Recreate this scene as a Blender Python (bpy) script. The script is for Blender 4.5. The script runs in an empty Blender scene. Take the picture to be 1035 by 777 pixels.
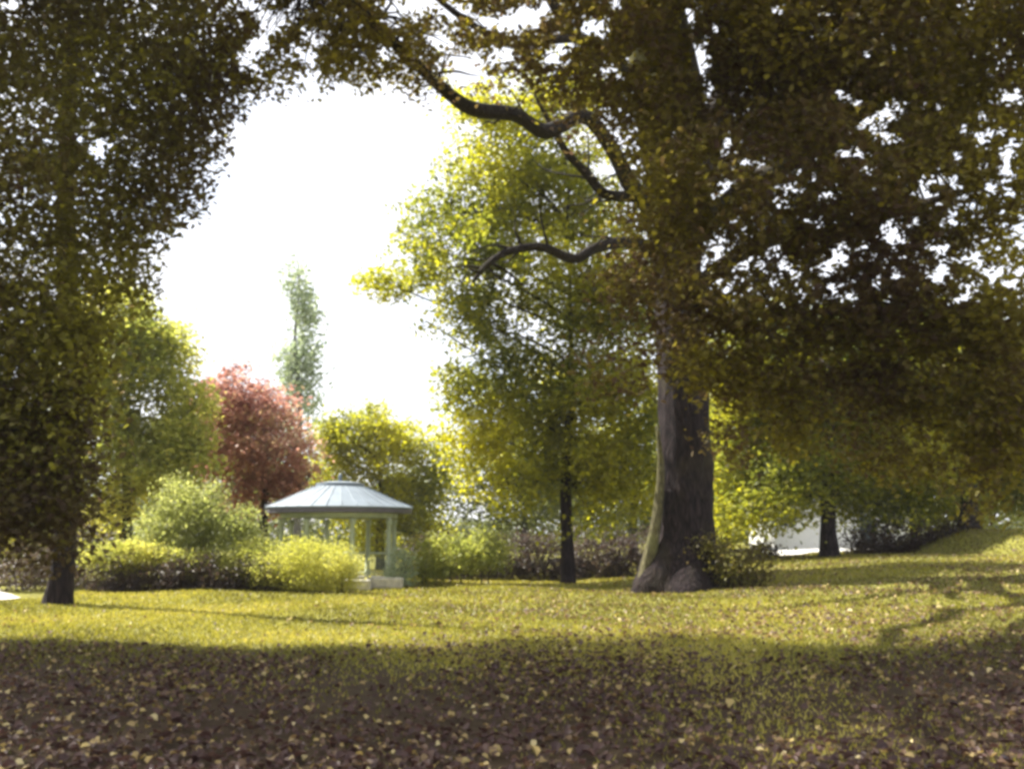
import bpy, bmesh, math, random
import numpy as np
from mathutils import Vector, noise as mnoise

SC = bpy.context.scene
COL = SC.collection
R = math.radians
rng = np.random.default_rng(11)
random.seed(11)

# ------------------------------------------------------------------ camera model (photo 1035 x 777)
F, PW, PH = 1015.0, 1035.0, 777.0
CAMZ = 1.6
PITCH = math.atan(151.5 / F)
CP, SP = math.cos(PITCH), math.sin(PITCH)

def at(px, py, d):
    """world point on the sight line of photo pixel (px,py) at forward distance d"""
    u, v = (px - PW / 2) / F, (PH / 2 - py) / F
    y = CP - v * SP
    z = SP + v * CP
    return Vector((u * d / y, d, CAMZ + z * d / y))

def project(P):
    P = np.asarray(P, float)
    x, y, z = P[:, 0], P[:, 1], P[:, 2] - CAMZ
    w = np.maximum(y * CP + z * SP, 0.05)
    v = (-y * SP + z * CP) / w
    return PW / 2 + F * x / w, PH / 2 - F * v

# ------------------------------------------------------------------ sun
SUN_AZ, SUN_EL = -58.0, 52.0          # degrees: azimuth from straight ahead (minus = left), elevation
SUN = Vector((math.sin(R(SUN_AZ)) * math.cos(R(SUN_EL)), math.cos(R(SUN_AZ)) * math.cos(R(SUN_EL)), math.sin(R(SUN_EL))))
SHX, SHY = -SUN.x / SUN.z, -SUN.y / SUN.z      # shadow shift per metre of height

# ------------------------------------------------------------------ ground
def sst(a, b, x):
    t = np.clip((np.asarray(x, float) - a) / (b - a), 0, 1)
    return t * t * (3 - 2 * t)

def gz(x, y):
    x = np.asarray(x, float); y = np.asarray(y, float)
    h = 0.86 * sst(1.5, 16, x) * sst(7, 30, y)
    h = h + 0.85 * sst(15.4, 18.2, x) * sst(27, 34, y) * (1 - sst(42, 50, y))
    h = h + 0.035 * np.sin(x * 0.7 + 1) * np.sin(y * 0.5) + 0.02 * np.sin(x * 1.9 + y * 1.3)
    return h

def g1(x, y): return float(gz(x, y))

# ------------------------------------------------------------------ materials
def newmat(name):
    m = bpy.data.materials.new(name); m.use_nodes = True
    nt = m.node_tree; nt.nodes.clear()
    out = nt.nodes.new('ShaderNodeOutputMaterial')
    return m, nt, out

def N(nt, t, **kw):
    n = nt.nodes.new(t)
    for k, v in kw.items():
        if k in n.inputs.keys(): n.inputs[k].default_value = v
        else: setattr(n, k, v)
    return n

def ramp(nt, stops, mode='LINEAR'):
    n = nt.nodes.new('ShaderNodeValToRGB'); cr = n.color_ramp; cr.interpolation = mode
    while len(cr.elements) < len(stops): cr.elements.new(0.5)
    for e, (p, c) in zip(cr.elements, stops):
        e.position = p; e.color = (c[0], c[1], c[2], 1)
    return n

def leaf_mat(name, stops, trans=0.42, rough=0.5, tsat=1.0):
    m, nt, out = newmat(name); L = nt.links.new
    a = N(nt, 'ShaderNodeAttribute', attribute_name='tint')
    rp = ramp(nt, stops); L(a.outputs['Fac'], rp.inputs[0])
    p = N(nt, 'ShaderNodeBsdfPrincipled', Roughness=rough)
    p.inputs['Specular IOR Level'].default_value = 0.25
    L(rp.outputs[0], p.inputs['Base Color'])
    hs = N(nt, 'ShaderNodeHueSaturation', Saturation=1.1 * tsat, Value=1.6, Hue=0.499)
    L(rp.outputs[0], hs.inputs['Color'])
    t = N(nt, 'ShaderNodeBsdfTranslucent'); L(hs.outputs[0], t.inputs['Color'])
    mx = N(nt, 'ShaderNodeMixShader'); mx.inputs[0].default_value = trans
    L(p.outputs[0], mx.inputs[1]); L(t.outputs[0], mx.inputs[2]); L(mx.outputs[0], out.inputs[0])
    return m

def bark_mat(name, dark, mid, moss, moss_amt=0.35, scale=1.0):
    m, nt, out = newmat(name); L = nt.links.new
    tc = N(nt, 'ShaderNodeTexCoord')
    mp = N(nt, 'ShaderNodeMapping'); mp.inputs['Scale'].default_value = (7 * scale, 7 * scale, 1.6 * scale)
    L(tc.outputs['Object'], mp.inputs[0])
    n1 = N(nt, 'ShaderNodeTexNoise', Scale=2.2, Detail=8.0, Roughness=0.65); L(mp.outputs[0], n1.inputs['Vector'])
    n2 = N(nt, 'ShaderNodeTexNoise', Scale=0.9, Detail=4.0); L(tc.outputs['Object'], n2.inputs['Vector'])
    vo = N(nt, 'ShaderNodeTexVoronoi', feature='DISTANCE_TO_EDGE', Scale=1.3)
    wm = N(nt, 'ShaderNodeVectorMath', operation='ADD'); sc_ = N(nt, 'ShaderNodeVectorMath', operation='SCALE'); sc_.inputs['Scale'].default_value = 1.1
    L(n2.outputs['Color'], sc_.inputs[0]); L(mp.outputs[0], wm.inputs[0]); L(sc_.outputs[0], wm.inputs[1]); L(wm.outputs[0], vo.inputs['Vector'])
    mu = N(nt, 'ShaderNodeMath', operation='MULTIPLY_ADD'); L(vo.outputs['Distance'], mu.inputs[0]); mu.inputs[1].default_value = .9; mu.inputs[2].default_value = -.12
    sm = N(nt, 'ShaderNodeMath', operation='ADD'); L(mu.outputs[0], sm.inputs[0]); L(n1.outputs['Fac'], sm.inputs[1])
    r1 = ramp(nt, [(0.36, dark), (0.78, mid)]); L(sm.outputs[0], r1.inputs[0])
    r2 = ramp(nt, [(0.5, (0, 0, 0)), (0.68, (moss_amt,) * 3)]); L(n2.outputs['Fac'], r2.inputs[0])
    mx = N(nt, 'ShaderNodeMix', data_type='RGBA')
    L(r2.outputs[0], mx.inputs[0]); L(r1.outputs[0], mx.inputs[6]); mx.inputs[7].default_value = (*moss, 1)
    p = N(nt, 'ShaderNodeBsdfPrincipled', Roughness=0.9); L(mx.outputs[2], p.inputs['Base Color'])
    p.inputs['Specular IOR Level'].default_value = 0.15
    b = N(nt, 'ShaderNodeBump', Strength=1.0, Distance=0.08); L(sm.outputs[0], b.inputs['Height']); L(b.outputs[0], p.inputs['Normal'])
    L(p.outputs[0], out.inputs[0])
    return m

def plain_mat(name, c, rough=0.6, var=0.2, scale=3.0, metal=0.0, bump=0.1):
    m, nt, out = newmat(name); L = nt.links.new
    tc = N(nt, 'ShaderNodeTexCoord')
    n = N(nt, 'ShaderNodeTexNoise', Scale=scale, Detail=6.0, Roughness=0.6); L(tc.outputs['Object'], n.inputs['Vector'])
    lo = tuple(v * (1 - var) for v in c); hi = tuple(min(1, v * (1 + var)) for v in c)
    r = ramp(nt, [(0.3, lo), (0.7, hi)]); L(n.outputs['Fac'], r.inputs[0])
    p = N(nt, 'ShaderNodeBsdfPrincipled', Roughness=rough, Metallic=metal); L(r.outputs[0], p.inputs['Base Color'])
    b = N(nt, 'ShaderNodeBump', Strength=bump, Distance=0.03); L(n.outputs['Fac'], b.inputs['Height']); L(b.outputs[0], p.inputs['Normal'])
    L(p.outputs[0], out.inputs[0])
    return m

OLIVE  = [(0.0, (.075, .046, .030)), (.3, (.120, .088, .032)), (.65, (.21, .185, .036)), (1, (.44, .38, .055))]
LEFTG  = [(0.0, (.070, .046, .030)), (.35, (.120, .098, .034)), (.75, (.21, .200, .042)), (1, (.38, .36, .055))]
YGRN   = [(0.0, (.070, .085, .020)), (.4, (.165, .180, .034)), (.75, (.32, .31, .045)), (1, (.48, .45, .06))]
LIME   = [(0.0, (.09, .105, .026)), (.4, (.20, .22, .055)), (.8, (.36, .36, .09)), (1, (.52, .48, .13))]
GREEN  = [(0.0, (.045, .052, .020)), (.5, (.11, .125, .032)), (1, (.28, .29, .06))]
REDL   = [(0.0, (.15, .078, .062)), (.4, (.31, .155, .125)), (.75, (.45, .26, .20)), (1, (.46, .36, .19))]
POPL   = [(0.0, (.12, .16, .10)), (.5, (.22, .27, .16)), (1, (.36, .40, .24))]
GOLD   = [(0.0, (.18, .19, .035)), (.5, (.35, .35, .075)), (1, (.52, .49, .14))]
PURP   = [(0.0, (.035, .024, .024)), (.5, (.07, .048, .040)), (1, (.13, .10, .05))]
FALL   = [(0.0, (.046, .025, .023)), (.4, (.100, .056, .044)), (.72, (.24, .165, .075)), (.9, (.42, .32, .12)), (1, (.56, .47, .24))]
M = {}
PALE = [(0.0, (.09, .11, .03)), (.5, (.23, .25, .075)), (1, (.48, .48, .18))]
for nm, st, tr in (('pale', PALE, .5), ('olive', OLIVE, .48), ('leftg', LEFTG, .48), ('ygrn', YGRN, .58), ('lime', LIME, .58), ('green', GREEN, .42),
                   ('redl', REDL, .45), ('popl', POPL, .45), ('gold', GOLD, .55), ('purp', PURP, .3), ('fall', FALL, .22)):
    M[nm] = leaf_mat('leaf_' + nm, st, tr)
M['bark'] = bark_mat('bark_dark', (.010, .0065, .008), (.046, .032, .032), (.07, .06, .03), .45)
M['bark_limb'] = bark_mat('bark_limb', (.022, .017, .015), (.070, .055, .045), (.08, .075, .03), .3, 1.8)
M['bark_pale'] = bark_mat('bark_pale', (.09, .08, .045), (.26, .235, .12), (.24, .25, .09), .6, 1.6)
M['bark_grey'] = bark_mat('bark_grey', (.06, .055, .05), (.19, .17, .145), (.16, .16, .07), .4, 1.4)

# ------------------------------------------------------------------ mesh helpers
def link_mesh(name, V, faces, mat, parent=None, tint=None, smooth=False):
    """V (n,3) array; faces: (m,k) int array or list of lists"""
    me = bpy.data.meshes.new(name)
    V = np.asarray(V, np.float32)
    if isinstance(faces, np.ndarray):
        m, k = faces.shape
        me.vertices.add(len(V)); me.vertices.foreach_set('co', V.ravel())
        me.loops.add(m * k); me.loops.foreach_set('vertex_index', faces.astype(np.int32).ravel())
        me.polygons.add(m); me.polygons.foreach_set('loop_start', np.arange(0, m * k, k, dtype=np.int32))
        me.update(calc_edges=True); me.validate()
    else:
        me.from_pydata(V.tolist(), [], faces); me.update()
    if tint is not None:
        a = me.attributes.new('tint', 'FLOAT', 'FACE'); a.data.foreach_set('value', np.asarray(tint, np.float32))
    if smooth:
        me.polygons.foreach_set('use_smooth', np.ones(len(me.polygons), bool))
    me.materials.append(mat)
    o = bpy.data.objects.new(name, me); COL.objects.link(o)
    if parent is not None:
        o.parent = parent
        o.location = -parent.location
    return o

def thing(name, loc, label, cat, group=None):
    o = bpy.data.objects.new(name, None); COL.objects.link(o)
    o.location = loc; o.empty_display_size = 0.3
    o['label'] = label; o['category'] = cat
    if group: o['group'] = group
    return o

def tag(o, label=None, cat=None, group=None, kind=None):
    for k, v in (('label', label), ('category', cat), ('group', group), ('kind', kind)):
        if v: o[k] = v
    return o

def unit(A):
    return A / np.maximum(np.linalg.norm(A, axis=1, keepdims=True), 1e-9)

def leaf_arrays(C, size, tint, aspect=0.62, up=0.35, flat=False, droop=0.0, fold=0.16):
    """folded six-cornered leaves round centres C"""
    n = len(C)
    nrm = rng.normal(size=(n, 3)); nrm[:, 2] = np.abs(nrm[:, 2]) + up * 2
    nrm = unit(nrm)
    d = rng.normal(size=(n, 3)); d[:, 2] -= droop
    d = unit(d - nrm * np.sum(d * nrm, axis=1, keepdims=True))
    s = np.cross(nrm, d)
    L = size[:, None]; W = (size * aspect * rng.uniform(.8, 1.2, n))[:, None]
    base = C - d * L * .5
    tip = C + d * L * .5 - nrm * L * .10
    a1 = C - d * L * .20; a2 = C + d * L * .20
    up_ = nrm * W * fold
    V = np.stack([base, a1 + s * W * .5 + up_, a2 + s * W * .40 + up_, tip, a2 - s * W * .40 + up_, a1 - s * W * .5 + up_], axis=1).reshape(-1, 3)
    i = (np.arange(n) * 6)[:, None]
    q = np.concatenate([i + np.array([[0, 1, 2, 3]]), i + np.array([[3, 4, 5, 0]])], axis=1).reshape(-1, 4)
    return V, q, np.repeat(tint, 2)

def tube(path, radii, segs=10, rough=0.0, lobes=0, cap=True, subdiv=4):
    """smooth tapered tube through path (list of Vector)"""
    P = [Vector(p) for p in path]; n = len(P)
    pts, rs = [], []
    for i in range(n - 1):
        p0 = P[max(i - 1, 0)]; p1 = P[i]; p2 = P[i + 1]; p3 = P[min(i + 2, n - 1)]
        for k in range(subdiv):
            t = k / subdiv
            pts.append(0.5 * ((2 * p1) + (p2 - p0) * t + (2 * p0 - 5 * p1 + 4 * p2 - p3) * t * t + (3 * p1 - p0 - 3 * p2 + p3) * t ** 3))
            rs.append(radii[i] * (1 - t) + radii[i + 1] * t)
    pts.append(P[-1]); rs.append(radii[-1])
    V, Fc = [], []
    ref = Vector((0.31, 0.95, 0.1))
    seed = random.uniform(0, 50)
    for i, p in enumerate(pts):
        tdir = (pts[min(i + 1, len(pts) - 1)] - pts[max(i - 1, 0)]).normalized()
        a = tdir.cross(ref)
        if a.length < .1: a = tdir.cross(Vector((1, 0, 0)))
        a.normalize(); b = tdir.cross(a)
        for s in range(segs):
            th = 2 * math.pi * s / segs
            r = rs[i]
            if rough:
                r *= 1 + rough * mnoise.noise(Vector((math.cos(th) * 1.6 + seed, math.sin(th) * 1.6, p.z * .55)))
                r *= 1 + rough * .5 * mnoise.noise(Vector((math.cos(th) * 5 + seed, math.sin(th) * 5, p.z * 1.3)))
            if lobes:
                r *= 1 + lobes[0] * max(0, 1 - i / max(1, lobes[2])) * math.cos(lobes[1] * th + seed)
            V.append(p + (a * math.cos(th) + b * math.sin(th)) * r)
        if i:
            o0, o1 = (i - 1) * segs, i * segs
            for s in range(segs):
                s2 = (s + 1) % segs
                Fc.append([o0 + s, o0 + s2, o1 + s2, o1 + s])
    if cap:
        Fc.append([len(V) - segs + s for s in range(segs)])
        Fc.append([s for s in range(segs)][::-1])
    return V, Fc, pts

def join(parts):
    V, Fc = [], []
    for v, f in parts:
        o = len(V); V += list(v); Fc += [[i + o for i in q] for q in f]
    return V, Fc

# ------------------------------------------------------------------ crowns
LIT_Y0 = 15.0
def lit_keep(P, p_left, p_right):  # thins crowns by where their shadow lands, to open the lit band
    """chance that a leaf spray keeps its place: sprays are culled to let the sun reach the lawn"""
    h = P[:, 2]
    X = P[:, 0] + SHX * h; Y = P[:, 1] + SHY * h
    wob = 0.7 * np.sin(X * .9) + .45 * np.sin(X * 2.3 + 1.3) - .5
    inside = (Y > LIT_Y0 + wob + .19 * np.maximum(X, 0)) & (Y < 29) & (X > -12) & (X < 17)
    dap = np.clip(.5 + .5 * np.sin(X * 1.7 + 2 * np.sin(Y * .6)) * np.sin(Y * 1.1 + X * .35), 0, 1)
    k = np.where(X < 1.0, p_left, p_right * (.35 + 1.3 * dap))
    ramp_ = np.clip((Y - (LIT_Y0 + wob + .19 * np.maximum(X, 0))) / 2.2, 0, 1)
    k = k + (.75 - k) * (1 - ramp_) ** 2
    return np.where(inside, k, 1.0)

GAP = [(160, 318), (172, 262), (178, 238), (212, 218), (228, 172), (242, 132), (262, 98), (292, 116), (318, 104), (345, 84), (378, 108), (412, 112),
       (452, 122), (436, 168), (398, 196), (384, 212), (392, 238), (372, 262), (346, 290), (372, 318), (412, 330), (428, 352), (440, 388), (424, 418), (400, 424), (330, 430), (240, 420)]
def in_poly(px, py, poly):
    c = np.zeros(len(px), bool); j = len(poly) - 1
    for i in range(len(poly)):
        xi, yi = poly[i]; xj, yj = poly[j]
        with np.errstate(divide='ignore', invalid='ignore'):
            cond = ((yi > py) != (yj > py)) & (px < (xj - xi) * (py - yi) / (yj - yi + 1e-12) + xi)
        c ^= cond; j = i
    return c
HOLES = [(706, 62, 13, 24), (694, 18, 10, 12), (722, 30, 8, 12), (470, 62, 20, 10), (508, 56, 14, 11), (490, 24, 16, 9), (530, 14, 12, 8), (440, 40, 12, 8), (455, 12, 9, 7), (875, 124, 16, 13), (898, 140, 22, 9), (772, 172, 17, 11), (736, 190, 12, 10), (790, 190, 10, 6),
         (900, 238, 20, 15), (948, 252, 18, 10), (1004, 278, 17, 12), (984, 290, 8, 6), (1022, 288, 10, 8), (985, 262, 14, 14), (1022, 150, 9, 16), (1025, 100, 12, 12), (745, 268, 12, 7), (712, 272, 9, 8), (752, 232, 8, 6), (735, 292, 12, 5),
         (925, 70, 7, 5), (960, 90, 5, 3), (785, 10, 12, 8), (975, 8, 10, 6), (1015, 175, 12, 14), (1030, 235, 10, 12), (960, 225, 14, 8), (985, 210, 10, 8),
         (612, 172, 18, 9), (560, 60, 14, 9), (600, 30, 18, 12), (630, 70, 10, 10), (470, 130, 10, 6), (100, 150, 9, 13), (82, 140, 6, 7), (50, 140, 4, 4), (40, 108, 4, 4), (10, 6, 14, 7), (75, 50, 4, 4),
         (250, 60, 10, 10), (280, 20, 12, 12), (310, 60, 14, 10), (262, 12, 8, 8)]
_h = np.random.default_rng(5)
HOLES = [(x, y, rx * (.72 if x > 715 else 1), ry * (.72 if x > 715 else 1)) for x, y, rx, ry in HOLES]
for _ in range(130):
    x_, y_ = _h.uniform(715, 1035), _h.uniform(20, 370)
    k_ = .6 if y_ < 90 or y_ > 310 else 1
    HOLES.append((x_, y_, _h.uniform(4, 11) * k_, _h.uniform(4, 9) * k_))
for _ in range(34):
    HOLES.append((_h.uniform(250, 690), _h.uniform(0, 95), _h.uniform(6, 14), _h.uniform(5, 12)))
def view_keep(P, holes=True, soft=7):
    px, py = project(P)
    px = px + rng.normal(0, soft, len(px)); py = py + rng.normal(0, soft, len(px))
    k = ~in_poly(px, py, GAP)
    if holes:
        for (cx, cy, rx, ry) in HOLES:
            k &= ((px - cx) / (rx * 1.1)) ** 2 + ((py - cy) / (ry * 1.1)) ** 2 > 1 + rng.normal(0, .38, len(px))
    return k

def vnoise(P, s, seed=0.0):
    """cheap smooth 3-D value noise, vectorised"""
    Q = P * s + seed * 17.3
    i = np.floor(Q).astype(np.int64); f = Q - i; f = f * f * (3 - 2 * f)
    def h(a, b, c):
        n = (a * 374761393 + b * 668265263 + c * 2147483647 + int(seed * 101)) & 0xffffffff
        n = ((n ^ (n >> 13)) * 1274126177) & 0xffffffff
        return ((n ^ (n >> 16)) & 0xffff) / 65535.0
    r = 0
    for dx in (0, 1):
        for dy in (0, 1):
            for dz in (0, 1):
                w = (f[:, 0] if dx else 1 - f[:, 0]) * (f[:, 1] if dy else 1 - f[:, 1]) * (f[:, 2] if dz else 1 - f[:, 2])
                r = r + w * h(i[:, 0] + dx, i[:, 1] + dy, i[:, 2] + dz)
    return r

def sample_blobs(blobs, n, shell=2.4, grow=1.0):
    w = np.array([b[3] * b[4] * b[5] * (b[6] if len(b) > 6 else 1) for b in blobs]); w = w / w.sum()
    k = rng.choice(len(blobs), n, p=w)
    B = np.array([b[:6] for b in blobs])[k]
    d = unit(rng.normal(size=(n, 3))); r = rng.uniform(0, 1, n) ** (1 / shell) * grow
    return B[:, :3] + d * r[:, None] * B[:, 3:6], r

def make_crown(name, blobs, n, per, size, mat, parent, spread=.45, seed=1, clump=1.2, cut=.36, lit=None, view=True, holes=True,
               tint0=.4, tint1=.25, aspect=.62, droop=.3, up=.35, flatten=.55, shell=2.4, zmin=None, extra=None, soft=7, ragged=1.22, edge=.42):
    """leaf sprays in the crown's volume -> one mesh; returns spray centres"""
    C, rr = sample_blobs(blobs, n, shell, ragged)
    v = vnoise(C, 1 / clump, seed) * .65 + vnoise(C, 2.3 / clump, seed + 3) * .35
    keep = v > cut + edge * np.clip((rr - .72) / .5, 0, 1)
    if zmin is not None: keep &= C[:, 2] > zmin
    if lit: keep &= rng.uniform(0, 1, n) < lit_keep(C, *lit)
    if view: keep &= view_keep(C, False, 10)
    if extra is not None: keep &= extra(C)
    C = C[keep]
    ct = tint0 + tint1 * (vnoise(C, .45 / clump, seed + 7) - .5) * 2 + rng.normal(0, .10, len(C))
    P = np.repeat(C, per, axis=0); T = np.repeat(ct, per)
    off = rng.normal(size=P.shape) * spread; off[:, 2] *= flatten
    off[:, 2] -= droop * .4 * np.abs(off[:, 0] + off[:, 1]) * .5
    P = P + off
    keep = P[:, 2] > gz(P[:, 0], P[:, 1]) + .05
    if view: keep &= view_keep(P, holes, soft * .5)
    if lit: keep &= rng.uniform(0, 1, len(P)) < np.sqrt(lit_keep(P, *lit))
    P, T = P[keep], T[keep]
    T = np.clip(T + rng.normal(0, .13, len(P)), 0, 1)
    T = np.where(rng.uniform(0, 1, len(P)) < .03, np.clip(T + .4, 0, 1), T)
    sz = size * rng.uniform(.5, 1.45, len(P))
    V, q, t = leaf_arrays(P, sz, T, aspect=aspect, droop=droop, up=up)
    link_mesh(name, V, q, mat, parent, tint=t)
    return C

def auto_limbs(start_pts, blobs, mat, parent, r0=.16, C=None, twig_p=.25, twig_r=.018, name='limb', bend=.35, r1=.03, mask=True, sunny=False):
    """a limb from the trunk into each blob, with twigs out to the leaf sprays"""
    limbs = []
    for b in blobs:
        c = Vector(b[:3]); s = min(start_pts, key=lambda p: (p - c).length + abs(p.z - (c.z - .5 * (c - p).length)) * .6)
        mid = (s + c) * .5 + Vector((random.uniform(-1, 1), random.uniform(-1, 1), random.uniform(-.2, 1))) * bend
        q1 = s.lerp(mid, .5) + Vector((random.uniform(-1, 1), random.uniform(-1, 1), .3)) * bend * .5
        end = c + (c - s).normalized() * min(b[3:6]) * .45
        L = (c - s).length
        rr = min(r0, .03 + L * .022)
        v, f, pts = tube([s, q1, mid, c, end], [rr, rr * .85, rr * .66, rr * .42, r1 * .7], 7, rough=.15)
        if sunny:
            q = lit_keep(np.array([p[:] for p in pts]), 0, 0)
            if q.mean() < .6: continue  # limbs that would shade the lit lawn are left out
        limbs.append(([(v, f)], pts))
    if C is not None and len(C) and limbs:
        pts = np.array([p[:] for l in limbs for p in l[1]]); own = np.array([i for i, l in enumerate(limbs) for p in l[1]])
        S = C[rng.uniform(0, 1, len(C)) < twig_p]
        if mask: S = S[view_keep(S, True, 2)]
        for c in S:
            dd = np.linalg.norm(pts - c, axis=1); j = int(np.argmin(dd))
            if dd[j] > 1.8: continue
            a = Vector(pts[j]); e = Vector(c)
            m_ = a.lerp(e, .5) + Vector((random.uniform(-.2, .2), random.uniform(-.2, .2), random.uniform(0, .25)))
            v, f, _ = tube([a, m_, e], [twig_r * 1.3, twig_r, twig_r * .4], 4, cap=False, subdiv=2)
            limbs[own[j]][0].append((v, f))
    for parts, _ in limbs:
        v, f = join(parts)
        link_mesh(name, np.array([p[:] for p in v]), f, mat, parent, smooth=True)

def dmax(py):  # depth limit keeping a spray's shadow short of the lit lawn
    return (14.2 - SHY * 1.6) / (1 + SHY * (540 - py) / F)

def bpx(px, py, d, rx, rz, ry, w=1.0):
    """ellipsoid round the point seen at photo pixel (px,py), radii in photo pixels across and up, metres in depth"""
    c = at(px, py, d)
    return (c.x, c.y, c.z, rx * d / F, ry, rz * d / F, w)

def trunk_of(name, path, radii, mat, parent, segs=14, rough=.18, lobes=0, subdiv=6):
    v, f, pts = tube(path, radii, segs, rough=rough, lobes=lobes, subdiv=subdiv)
    link_mesh(name, np.array([p[:] for p in v]), f, mat, parent, smooth=True)
    return pts

def foot(px, d):
    p = at(px, 560, d)
    return Vector((p.x, d, g1(p.x, d)))

# ================================================================== SETTING
def build_ground():
    xs = np.concatenate([np.linspace(-260, -30, 24), np.linspace(-29, 29, 117), np.linspace(30, 260, 24)])
    ys = np.concatenate([np.linspace(-60, 0, 13), np.linspace(.5, 50, 100), np.linspace(55, 420, 40)])
    X, Y = np.meshgrid(xs, ys)
    V = np.stack([X.ravel(), Y.ravel(), gz(X.ravel(), Y.ravel())], 1)
    w = len(xs)
    i = (np.arange(len(ys) - 1)[:, None] * w + np.arange(w - 1)[None, :]).ravel()
    q = np.stack([i, i + 1, i + w + 1, i + w], 1)
    m, nt, out = newmat('lawn_ground'); L = nt.links.new
    tc = N(nt, 'ShaderNodeTexCoord')
    n1 = N(nt, 'ShaderNodeTexNoise', Scale=.45, Detail=7.0, Roughness=.62); L(tc.outputs['Object'], n1.inputs['Vector'])
    n2 = N(nt, 'ShaderNodeTexNoise', Scale=9.0, Detail=8.0, Roughness=.7); L(tc.outputs['Object'], n2.inputs['Vector'])
    g = ramp(nt, [(.3, (.085, .085, .022)), (.55, (.195, .185, .036)), (.75, (.28, .25, .06))]); L(n2.outputs['Fac'], g.inputs[0])
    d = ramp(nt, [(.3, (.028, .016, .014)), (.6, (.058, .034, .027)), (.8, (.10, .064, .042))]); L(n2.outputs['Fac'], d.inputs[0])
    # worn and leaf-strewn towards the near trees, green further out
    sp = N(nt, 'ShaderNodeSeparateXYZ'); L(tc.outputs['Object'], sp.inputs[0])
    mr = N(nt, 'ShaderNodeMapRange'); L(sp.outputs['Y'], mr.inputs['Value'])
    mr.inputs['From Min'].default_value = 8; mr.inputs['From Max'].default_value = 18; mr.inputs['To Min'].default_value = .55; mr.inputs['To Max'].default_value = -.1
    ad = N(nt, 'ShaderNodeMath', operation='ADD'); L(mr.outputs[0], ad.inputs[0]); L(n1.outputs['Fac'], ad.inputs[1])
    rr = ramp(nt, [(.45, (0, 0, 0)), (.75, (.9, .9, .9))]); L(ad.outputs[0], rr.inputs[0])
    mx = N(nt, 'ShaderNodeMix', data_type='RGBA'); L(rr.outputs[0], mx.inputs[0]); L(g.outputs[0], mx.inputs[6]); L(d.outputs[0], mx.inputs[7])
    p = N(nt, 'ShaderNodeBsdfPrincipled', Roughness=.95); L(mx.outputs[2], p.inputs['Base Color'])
    p.inputs['Specular IOR Level'].default_value = .1
    b = N(nt, 'ShaderNodeBump', Strength=.8, Distance=.06); L(n2.outputs['Fac'], b.inputs['Height']); L(b.outputs[0], p.inputs['Normal'])
    L(p.outputs[0], out.inputs[0])
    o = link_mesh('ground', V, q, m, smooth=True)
    tag(o, 'parkland lawn rising gently to the right', kind='structure')

def build_path():
    # pale gravel path that comes in at the left edge and runs away behind the left trees
    ctr = [(-30, 21.5), (-20, 22.4), (-15.5, 23.2), (-13.4, 24.2), (-13.6, 26.2), (-15.5, 29), (-18, 34), (-22, 44)]
    V, Fc = [], []
    n = 0
    P = [Vector((a, b, 0)) for a, b in ctr]
    _, _, pts = tube(P, [.1] * len(P), 4, subdiv=6)
    for i, p in enumerate(pts):
        t = (pts[min(i + 1, len(pts) - 1)] - pts[max(0, i - 1)]).normalized(); s = Vector((-t.y, t.x, 0))
        for e in (-.9, -.3, .3, .9):
            q = p + s * (e * (1 + .05 * math.sin(i * 1.7 + e)))
            V.append((q.x, q.y, g1(q.x, q.y) + .03))
        if i:
            for e in range(3):
                a = (i - 1) * 4 + e; Fc.append([a, a + 1, a + 5, a + 4])
    o = link_mesh('path', np.array(V), Fc, plain_mat('gravel', (.52, .47, .42), .95, .25, 14, bump=.5))
    tag(o, 'pale gravel path at the left edge of the lawn', kind='structure')

def build_gap_gravel():
    # added pale gravel, put here to turn the gap under the trees white
    V, Fc = [], []
    nx, ny = 14, 10
    for j in range(ny + 1):
        for i in range(nx + 1):
            y = 44.5 + 13 * j / ny + .3 * math.sin(i * 1.3); c = 17.6 * y / 57
            x = c + (-4.2 + 8.4 * i / nx) * (.62 + .38 * j / ny)
            V.append((x, y, g1(x, y) + .035))
            if i < nx and j < ny:
                a = j * (nx + 1) + i; Fc.append([a, a + 1, a + nx + 2, a + nx + 1])
    o = link_mesh('gap_gravel', np.array(V), Fc, plain_mat('pale_gravel', (.62, .60, .56), .95, .15, 10, bump=.4))
    tag(o, 'added pale gravel whitening the gap in front of the white house', kind='structure')

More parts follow.
